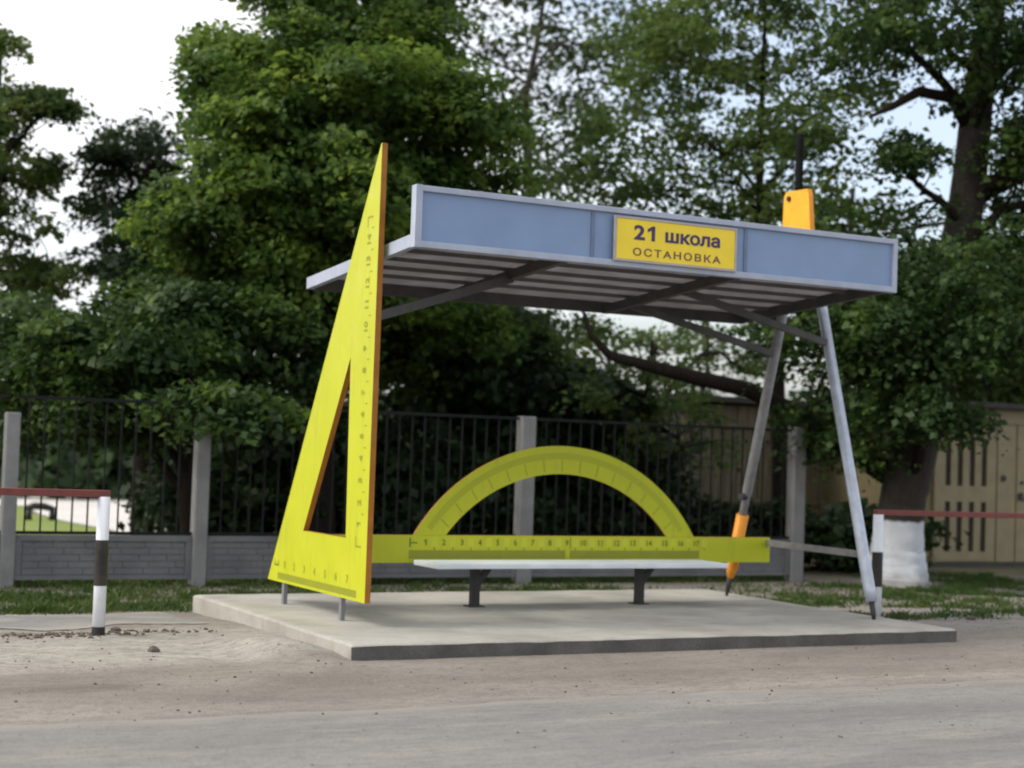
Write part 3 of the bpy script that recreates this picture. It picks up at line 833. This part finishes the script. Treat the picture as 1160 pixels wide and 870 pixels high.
LOBES['far_left'] = [
    (-0.11,11.47,5.19,0.32,0.80,0.35), (0.44,11.18,5.19,0.13,0.20,0.05,0.6), (0.24,11.28,5.31,0.15,0.30,0.11,0.7), (0.05,11.98,4.52,0.27,0.70,0.33),
    (-0.02,11.49,3.73,0.39,0.80,0.39), (0.25,11.38,3.04,0.41,0.80,0.32), (-0.03,11.53,2.92,0.43,0.80,0.39), (-0.63,11.77,4.30,0.49,1.00,1.19),
    (-0.27,11.52,5.83,0.17,0.50,0.22,0.6), (0.52,12.30,4.38,0.09,0.30,0.43,0.7),
]
LOBES['slender'] = [
    (8.23,14.91,7.74,1.17,1.50,0.87), (9.26,14.37,7.77,1.24,1.50,1.02), (8.81,14.67,6.44,0.87,1.20,0.80), (10.03,13.96,7.95,1.02,1.50,0.87),
    (7.88,15.13,6.85,0.73,1.20,0.87), (9.83,14.13,6.63,0.73,1.00,0.66), (8.66,14.60,9.50,2.04,1.80,0.87), (7.42,15.30,8.29,0.87,1.20,0.66),
    (9.36,14.41,5.74,0.87,1.00,0.44),
]
LOBES['spreading'] = [
    (7.46,8.09,5.24,1.22,1.40,1.00), (6.81,8.46,4.61,0.89,1.20,0.50), (8.21,7.66,6.04,1.16,1.50,0.94), (8.49,7.00,4.97,1.03,1.40,0.86),
    (8.96,6.70,6.18,0.92,1.30,0.70), (7.80,7.96,4.31,1.05,1.10,0.39), (8.64,6.40,4.21,0.79,1.10,0.47), (7.87,8.37,6.70,0.91,1.30,0.57),
    (8.44,7.48,7.38,1.66,1.60,0.66), (7.39,8.64,6.35,0.57,1.00,0.62),
]
LOBES['whitewashed'] = [
    (8.01,4.83,3.68,0.72,1.00,0.43), (8.53,4.36,3.15,0.86,1.10,0.52,1.3), (8.09,4.39,2.46,0.94,1.10,0.52,1.8), (7.81,5.22,2.43,0.73,1.00,0.53,1.8),
    (9.09,4.29,3.38,0.38,0.90,0.38,0.8), (8.91,4.20,2.36,0.48,0.80,0.27), (8.59,4.65,5.91,0.68,1.00,0.35,0.5), (9.30,4.30,5.45,0.27,0.80,0.58,0.4),
    (8.12,4.90,5.89,0.49,0.90,0.39,0.6), (8.85,4.48,6.79,1.26,1.60,0.49), (9.37,4.31,4.62,0.17,0.50,0.29,0.4), (8.15,5.07,1.81,0.78,0.90,0.39,1.8),
    (7.97,5.67,3.10,0.60,0.90,0.45,1.6), (8.35,4.84,4.59,0.19,0.40,0.21,0.3), (9.24,4.23,2.81,0.38,0.80,0.48), (8.36,4.06,1.71,0.20,0.30,0.13,0.6),
    (8.16,5.53,1.41,0.40,0.60,0.22,0.9), (7.67,4.09,1.73,0.33,0.50,0.31,1.3), (10.58,4.27,4.00,0.90,1.50,1.20), (10.67,4.14,5.91,1.10,1.60,1.10),
    (9.96,4.97,8.04,1.44,2.00,0.62), (12.16,4.53,4.92,1.05,1.80,1.47), (10.24,4.17,2.68,0.59,1.00,0.49),  # outer lobes beyond the view, added so the crown shades garage and shed
]
LOBES['limb_leaves'] = [
    (6.66,7.65,1.87,0.74,0.90,0.48), (8.94,11.38,2.87,0.91,0.80,0.29,0.9), (9.86,10.90,2.91,0.78,0.80,0.29,0.9), (10.46,10.61,2.54,0.52,0.70,0.29,0.9),
    (9.20,11.27,2.30,0.78,0.70,0.23,0.9), (7.47,7.70,1.37,0.49,0.80,0.65), (6.07,8.37,2.61,0.54,0.80,0.27),
]
LOBES['garage_back'] = [
    (16.31,12.07,2.52,1.06,1.00,0.39), (17.11,11.65,2.63,0.91,1.00,0.45), (16.02,12.20,3.12,1.21,1.20,0.68), (17.22,11.57,3.31,1.36,1.40,0.91),
    (16.50,11.90,4.19,1.36,1.40,0.76), (15.57,13.01,2.81,0.77,1.20,0.55), (17.98,11.13,4.25,1.36,1.40,1.36),
]
LOBES['under'] = [
    (4.87,10.14,2.28,0.91,1.20,0.68), (6.01,10.12,2.11,0.93,1.20,0.70), (6.64,9.80,1.90,0.64,1.10,0.56), (6.20,10.55,2.78,0.65,0.90,0.24,0.7),
    (5.23,10.01,1.05,1.36,1.00,0.68), (6.69,9.82,0.86,1.28,1.00,0.64), (9.63,7.20,0.17,0.50,0.60,0.31), (8.39,7.83,0.40,0.50,0.50,0.24),
    (7.51,9.40,0.89,0.81,1.00,0.58), (3.18,9.95,0.99,0.97,1.00,0.54), (2.09,9.97,0.54,0.63,0.80,0.37), (3.87,9.61,0.59,0.86,0.90,0.43),
]


def leaf_mesh(name, C, Nn, S, material, asp=.42, seed=0, fold=.10):
    rg = np.random.default_rng(seed)
    n = len(C)
    A = rg.normal(size=(n, 3)); A[:, 2] -= .5
    A -= Nn * (A * Nn).sum(1, keepdims=True); A /= np.linalg.norm(A, axis=1, keepdims=True) + 1e-9
    B = np.cross(Nn, A)
    s = S[:, None]
    V = np.empty((n, 4, 3))
    V[:, 0] = C - A * s * .5
    V[:, 1] = C + B * s * asp + Nn * s * fold - A * s * .05
    V[:, 2] = C + A * s * .55 - Nn * s * .12
    V[:, 3] = C - B * s * asp + Nn * s * fold - A * s * .05
    me = bpy.data.meshes.new(name)
    me.vertices.add(n * 4); me.vertices.foreach_set('co', V.ravel())
    me.loops.add(n * 4); me.loops.foreach_set('vertex_index', np.arange(n * 4))
    me.polygons.add(n); me.polygons.foreach_set('loop_start', np.arange(n) * 4); me.polygons.foreach_set('loop_total', np.full(n, 4))
    me.update(calc_edges=True)
    me.materials.append(material)
    return me

def crown_points(lobes, dens, per, spread, rg, shell=.55, hang=.25):
    CC, LL, NN = [], [], []
    ext = []
    for lb in lobes:
        ext.append((*lb[:6], (lb[6] if len(lb) > 6 else 1)))
        for q in range(7):
            d = rg.normal(size=3); d[2] = abs(d[2]) * .9 - .25; d /= np.linalg.norm(d)
            f = .26 + .22 * rg.random()
            mr = (lb[3] + lb[4] + lb[5]) / 3 * f
            ext.append((lb[0] + d[0] * lb[3] * 1.02, lb[1] + d[1] * lb[4] * 1.02, lb[2] + d[2] * lb[5] * 1.05, mr * 1.25, mr * 1.25, mr * .7, (lb[6] if len(lb) > 6 else 1) * 1.1))
    lobes = ext
    for lb in lobes:
        x, y, z, rx, ry, rz = lb[:6]
        area = (rx * ry + ry * rz + rx * rz) * 4.2
        k = max(3, int(area * dens * (lb[6] if len(lb) > 6 else 1)))
        d = rg.normal(size=(k, 3)); d /= np.linalg.norm(d, axis=1, keepdims=True)
        rad = shell + (1.0 - shell) * rg.random(k) ** .6
        rad = np.where(rg.random(k) < .22, rg.random(k) * shell, rad) * (.86 + .28 * rg.random(k))
        c = np.array([x, y, z]) + d * rad[:, None] * np.array([rx, ry, rz])
        CC.append(c)
        m = rg.integers(int(per * .6), int(per * 1.4) + 1, k)
        rep = np.repeat(np.arange(k), m)
        sp = (spread * (.6 + .8 * rg.random(k)))[rep][:, None]
        o = np.clip(rg.normal(size=(len(rep), 3)), -1.7, 1.7) * np.array([1, 1, .34]) * sp * .62
        o[:, 2] -= hang * (o[:, 0] ** 2 + o[:, 1] ** 2) / sp[:, 0]
        LL.append(c[rep] + o)
        tilt = (rg.normal(size=(k, 3)) * .35)[rep]
        nn = d[rep] * .40 + np.array([0, 0, .85]) + tilt + rg.normal(size=(len(rep), 3)) * .42
        NN.append(nn)
    L = np.concatenate(LL); Nn = np.concatenate(NN); Nn /= np.linalg.norm(Nn, axis=1, keepdims=True)
    return np.concatenate(CC), L, Nn

def curve_pts(a, b, sag, rg, n=7):
    a, b = np.array(a, float), np.array(b, float)
    L = np.linalg.norm(b - a); w = rg.normal(size=3) * .10 * L; w[2] += sag * L
    w2 = rg.normal(size=3) * .05 * L
    return [a + (b - a) * t + w * math.sin(math.pi * t) * (1 - .35 * t) + w2 * math.sin(2 * math.pi * t) for t in np.linspace(0, 1, n)]

def tree(name, label, base, trunk, lobes, leaf, size, dens, per, spread, seed, group='trees behind the bus shelter', bark='bark', hang=.25,
         shell=.55, extra=None, trunk_mat=None, twigs=5, asp=.42, category='tree'):
    rg = np.random.default_rng(seed)
    t = empty(name, base, label, category, group)
    tr = MB()
    pts = [p[:3] for p in trunk]; rad = [p[3] for p in trunk]
    dense, drad = [], []
    for i in range(len(pts) - 1):
        for f in np.linspace(0, 1, 6, endpoint=False):
            q = np.array(pts[i]) * (1 - f) + np.array(pts[i + 1]) * f
            dense.append(tuple(q + rg.normal(size=3) * np.array([1, 1, 0]) * .004)); drad.append((rad[i] * (1 - f) + rad[i + 1] * f) * (1 + .006 * rg.normal()))
    dense.append(pts[-1]); drad.append(rad[-1])
    to = tr.tube(dense, drad, 28).build('trunk', trunk_mat or M[bark], t)
    for v in to.data.vertices:          # buttresses and furrows
        w = v.co; j = int(np.argmin([abs(p[2] - base[2] - w.z) for p in dense])); cx, cy = dense[j][0] - base[0], dense[j][1] - base[1]
        th = math.atan2(w.y - cy, w.x - cx); fl_ = math.exp(-max(0, w.z) / .35)
        k = 1 + (.015 + .05 * fl_) * math.sin(5 * th + seed) + .02 * math.sin(11 * th + 2 * w.z)
        w.x = cx + (w.x - cx) * k; w.y = cy + (w.y - cy) * k
    CC, L, Nn = crown_points(lobes, dens, per, spread, rg, shell, hang)
    br = MB()
    top = np.array(dense)
    for lb in lobes:
        c = np.array(lb[:3])
        low = top[top[:, 2] < c[2] - .15] if (top[:, 2] < c[2] - .15).any() else top[:1]
        j = np.argmin(np.linalg.norm(low - c, axis=1) + .6 * np.maximum(0, low[:, 2] - c[2] + .8))
        a = low[j]
        r0 = min(drad[j] * .55, .012 + .035 * np.linalg.norm(c - a))
        ps = curve_pts(a, c, .10, rg)
        br.tube(ps, [r0 * (1 - .7 * k / 6) for k in range(7)], 7)
        cl = CC[np.argsort(np.linalg.norm((CC - c) / np.array(lb[3:6]), axis=1))[:40]]
        for q in cl[rg.permutation(len(cl))[:twigs]]:
            s_ = ps[rg.integers(2, 6)]
            pp = curve_pts(s_, q, .06, rg, 5)
            br.tube(pp, [r0 * .35, r0 * .28, r0 * .2, r0 * .14, .004], 5)
    if extra:
        for e in extra:
            MB().tube([p[:3] for p in e], [p[3] for p in e], 12).build('limb', M[bark], t)
    tag(br.build('branches', M[bark], t), kind='stuff')
    S = size * (.45 + .95 * rg.random(len(L)))
    me = leaf_mesh('crown', L - np.array(wloc(t)), Nn, S, M[leaf], asp, seed + 1)
    o = bpy.data.objects.new('crown', me); COL.objects.link(o); o.parent = t
    return len(L)

tot = 0
tot += tree('maple_tree', 'tall dense maple with bright leaf clumps behind the set square', (3.0, 8.5, -.18),
     [(3.0, 8.5, -.3, .24), (2.95, 8.5, 1.5, .19), (2.9, 8.5, 3.6, .15), (2.8, 8.6, 5.5, .10), (2.7, 8.7, 7.6, .04)], LOBES['maple'], 'leaf_maple', .080, 5.2, 104, .27, 101, twigs=8)
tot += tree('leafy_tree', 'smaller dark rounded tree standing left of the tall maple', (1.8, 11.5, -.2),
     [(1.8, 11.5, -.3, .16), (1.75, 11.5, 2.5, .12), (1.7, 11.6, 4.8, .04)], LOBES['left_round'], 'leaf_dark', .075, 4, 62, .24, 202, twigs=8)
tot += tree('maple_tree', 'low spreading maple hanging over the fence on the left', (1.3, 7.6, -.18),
     [(1.3, 7.6, -.3, .12), (1.2, 7.6, 1.0, .09), (1.0, 7.6, 2.4, .05)], LOBES['low_maple'], 'leaf_shaded', .082, 5.2, 92, .26, 303, twigs=7)
tot += tree('leafy_tree', 'sparse tree cut by the left picture edge against white sky', (-.3, 11.6, -.2),
     [(-.3, 11.6, -.3, .16), (-.25, 11.6, 3, .11), (-.2, 11.6, 5.9, .03)], LOBES['far_left'], 'leaf_mid', .075, 2.8, 48, .22, 404, twigs=9)
tot += tree('slender_tree', 'tall thin-stemmed open tree rising behind the middle of the roof', (8.35, 14.5, -.2),
     [(8.35, 14.5, -.3, .16), (8.5, 14.5, 3, .12), (8.72, 14.45, 5.5, .075), (8.62, 14.5, 7.0, .055), (8.85, 14.5, 8.2, .04), (9.0, 14.5, 9.6, .02)], LOBES['slender'], 'leaf_sparse', .105, 1.7, 20, .34, 505, bark='bark_grey', twigs=9)
tot += tree('leafy_tree', 'broad loose-leaved tree above the right half of the roof', (8.85, 7.6, -.2),
     [(8.85, 7.6, -.3, .11), (8.7, 7.6, 2.4, .085), (8.35, 7.6, 4.5, .05), (8.3, 7.5, 7.0, .02)], LOBES['spreading'], 'leaf_mid', .078, 2.6, 38, .28, 606, twigs=10)
limb = [(9.0, 5.5, .95, .15), (8.55, 5.9, 1.30, .125), (8.05, 6.3, 1.72, .108), (7.45, 6.45, 1.98, .095), (6.77, 6.5, 2.08, .085), (6.2, 6.5, 2.17, .072), (5.6, 6.5, 2.27, .055), (5.38, 6.55, 2.48, .035), (5.3, 6.6, 2.75, .02)]
up1 = [(9.45, 5.05, 5.0, .09), (9.15, 5.05, 5.36, .075), (8.65, 5.05, 5.36, .06), (8.27, 5.05, 5.14, .04), (8.0, 5.1, 5.0, .015)]
up2 = [(9.5, 5.05, 4.2, .10), (9.75, 5.05, 4.35, .08), (10.3, 5.05, 4.58, .06), (11.0, 5.1, 5.0, .02)]
up3 = [(9.65, 5.05, 5.6, .10), (9.95, 5.05, 5.85, .08), (10.3, 5.1, 6.2, .05), (10.9, 5.1, 6.8, .02)]
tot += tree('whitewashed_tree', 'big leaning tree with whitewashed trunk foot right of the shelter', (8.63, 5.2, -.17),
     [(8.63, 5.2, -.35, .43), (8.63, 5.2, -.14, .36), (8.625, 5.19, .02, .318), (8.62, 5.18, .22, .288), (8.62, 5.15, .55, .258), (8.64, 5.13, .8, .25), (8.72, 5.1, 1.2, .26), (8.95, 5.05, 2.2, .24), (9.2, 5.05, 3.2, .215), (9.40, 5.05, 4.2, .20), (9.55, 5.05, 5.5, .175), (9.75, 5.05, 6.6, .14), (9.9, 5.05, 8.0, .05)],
     LOBES['whitewashed'], 'leaf_shaded', .075, 3.6, 50, .25, 707, twigs=9, extra=[limb, up1, up2, up3], trunk_mat=M['whitewash'], hang=.5)
tot += tree('leafy_tree', 'pale-gapped foliage seen under the roof beyond the dark limb', (7.3, 8.6, -.2),
     [(7.3, 8.6, -.3, .09), (7.25, 8.4, 1.2, .07), (7.1, 8.0, 2.6, .02)], LOBES['limb_leaves'], 'leaf_mid', .08, 1.7, 34, .26, 808)
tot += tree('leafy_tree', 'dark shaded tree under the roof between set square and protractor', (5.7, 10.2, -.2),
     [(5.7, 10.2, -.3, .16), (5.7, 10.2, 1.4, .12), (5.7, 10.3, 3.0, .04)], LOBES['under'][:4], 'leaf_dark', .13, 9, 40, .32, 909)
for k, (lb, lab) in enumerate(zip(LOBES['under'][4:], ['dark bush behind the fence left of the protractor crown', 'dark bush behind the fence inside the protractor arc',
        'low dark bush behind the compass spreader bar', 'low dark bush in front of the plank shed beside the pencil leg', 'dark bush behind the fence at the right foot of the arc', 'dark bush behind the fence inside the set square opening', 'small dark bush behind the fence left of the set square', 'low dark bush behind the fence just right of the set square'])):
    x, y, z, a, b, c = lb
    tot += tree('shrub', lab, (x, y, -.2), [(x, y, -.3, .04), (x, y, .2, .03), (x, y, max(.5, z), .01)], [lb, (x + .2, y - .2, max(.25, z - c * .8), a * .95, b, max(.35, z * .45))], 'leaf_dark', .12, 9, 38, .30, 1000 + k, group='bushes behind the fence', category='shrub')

tot += tree('leafy_tree', 'dark tree behind the roof of the beige garage', (14.6, 13.6, -.2),
     [(14.6, 13.6, -.3, .2), (14.6, 13.6, 2.4, .14), (14.7, 13.6, 6.0, .04)], LOBES['garage_back'], 'leaf_mid', .12, 5, 36, .36, 1301)
# far-off wood closing the view behind everything
def wood():
    rg = np.random.default_rng(77)
    L = []
    for k in range(640):
        t = rg.random() * 1.7
        c = np.array([-9 + 27 * t, 36 - 10.5 * t, 0]) + rg.normal(size=3) * np.array([1.2, 1.6, 0])
        h = max(2.2, 4.6 - 3.3 * t) + .9 * (float(vnoise(c[0], 0, 2.2, 91)) - .5)
        c[2] = rg.random() * h
        L.append(c + rg.normal(size=(60, 3)) * np.array([.55, .55, .4]))
    L = np.concatenate(L); Nn = rg.normal(size=L.shape) + np.array([0, -.5, .8]); Nn /= np.linalg.norm(Nn, axis=1, keepdims=True)
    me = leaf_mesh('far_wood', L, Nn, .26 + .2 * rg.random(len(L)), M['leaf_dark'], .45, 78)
    o = bpy.data.objects.new('far_wood', me); COL.objects.link(o)
    tag(o, 'dark far-off mass of trees closing the view behind the fence', 'wood', kind='stuff')
wood()

# ------------------------------------------------------------------ grass, litter, stones
def grass():
    rg = np.random.default_rng(5)
    n = 420000
    x = rg.uniform(-4.5, 11, n); y = rg.uniform(1.1, 7.2, n)
    a = grass_amount(x, y)
    inside = (x > -.02) & (x < PL + .02) & (y < PW + .03)
    tuft = sstep(.30, .75, vnoise(x, y, .12, 61))
    keep = (rg.random(n) < a * (.35 + .65 * tuft)) & ~inside & ((x - 8.63) ** 2 + (y - 5.2) ** 2 > .13)
    x, y, a, tuft = x[keep], y[keep], a[keep], tuft[keep]
    m = len(x)
    z = ground_z(x, y) - .006
    h = (.022 + .055 * rg.random(m) * (.4 + .8 * tuft)) * (.7 + .6 * vnoise(x, y, .7, 62))
    h *= np.where(y > 5.4, .9, .85)
    ang = rg.random(m) * 6.283; lean = rg.normal(size=(m, 2)) * .45
    w = .004 + .004 * rg.random(m)
    B = np.stack([np.cos(ang) * w, np.sin(ang) * w, 0 * w], -1)
    P = np.stack([x, y, z], -1)
    T = P + np.stack([lean[:, 0] * h, lean[:, 1] * h, h], -1)
    Mid = P + np.stack([lean[:, 0] * h * .3, lean[:, 1] * h * .3, h * .55], -1)
    V = np.empty((m, 4, 3)); V[:, 0] = P - B; V[:, 1] = P + B; V[:, 2] = T; V[:, 3] = Mid - B * 1.1
    me = bpy.data.meshes.new('grass')
    me.vertices.add(m * 4); me.vertices.foreach_set('co', V.ravel())
    me.loops.add(m * 4); me.loops.foreach_set('vertex_index', np.arange(m * 4))
    me.polygons.add(m); me.polygons.foreach_set('loop_start', np.arange(m) * 4); me.polygons.foreach_set('loop_total', np.full(m, 4))
    me.update(calc_edges=True); me.materials.append(M['blade'])
    o = bpy.data.objects.new('grass', me); COL.objects.link(o)
    tag(o, 'short green grass along the fence and beside the platform', 'grass', kind='stuff')
    return m
ng = grass()

def rock_mesh(name, r, seed, material, flat=.6):
    rg = np.random.default_rng(seed)
    bm = bmesh.new(); bmesh.ops.create_icosphere(bm, subdivisions=2, radius=1)
    d = rg.normal(size=(5, 3))
    for v in bm.verts:
        c = np.array(v.co); k = 1 + .16 * np.sin(3 * c @ d[0]) + .12 * np.sin(4 * c @ d[1] + 1)
        v.co = Vector((c[0] * r * k, c[1] * r * k * .8, max(c[2], -.5) * r * k * flat))
    me = bpy.data.meshes.new(name); bm.to_mesh(me); bm.free(); me.materials.append(material)
    return me
for x, y, r, lab in ((-1.01, .633, .040, 'dark stone lying on the sand below the striped post'), (-.98, 1.66, .038, 'dark clod at the upper edge of the litter strip'),
                     (6.05, 1.28, .045, 'dark clod beside the right end of the platform')):
    o = bpy.data.objects.new('stone', rock_mesh('stone', r, int(abs(x) * 100), M['stone'])); COL.objects.link(o)
    o.location = (x, y, float(ground_z(x, y)) + r * .22)
    tag(o, lab, 'stone', 'loose stones on the verge')

def pebbles():
    rg = np.random.default_rng(9)
    bm = bmesh.new()
    n = 1500
    for k in range(n):
        if k < 260:
            x, y = -1.25 + .42 * rg.normal(), 1.53 + .10 * rg.normal(); s = .006 + .016 * rg.random() ** 2
        else:
            x, y = rg.uniform(-3.5, 7), rg.uniform(-3.2, 1.6); s = .003 + .008 * rg.random() ** 4
            if -.03 < x < PL + .03 and y > -.03: continue
        z = float(ground_z(x, y)) if y > -1.6 else -.079
        m = Matrix.Translation((x, y, z + s * .2)) @ Matrix.Rotation(rg.random() * 6.3, 4, 'Z') @ Matrix.Diagonal((s, s * (.6 + .4 * rg.random()), s * .6, 1))
        bmesh.ops.create_icosphere(bm, subdivisions=1, radius=1, matrix=m)
    me = bpy.data.meshes.new('pebbles'); bm.to_mesh(me); bm.free(); me.materials.append(M['litter'])
    o = bpy.data.objects.new('pebbles', me); COL.objects.link(o)
    tag(o, 'scattered pebbles and dark crumbs on the road verge', 'pebbles', kind='stuff')
pebbles()
print('leaves', tot, 'blades', ng)
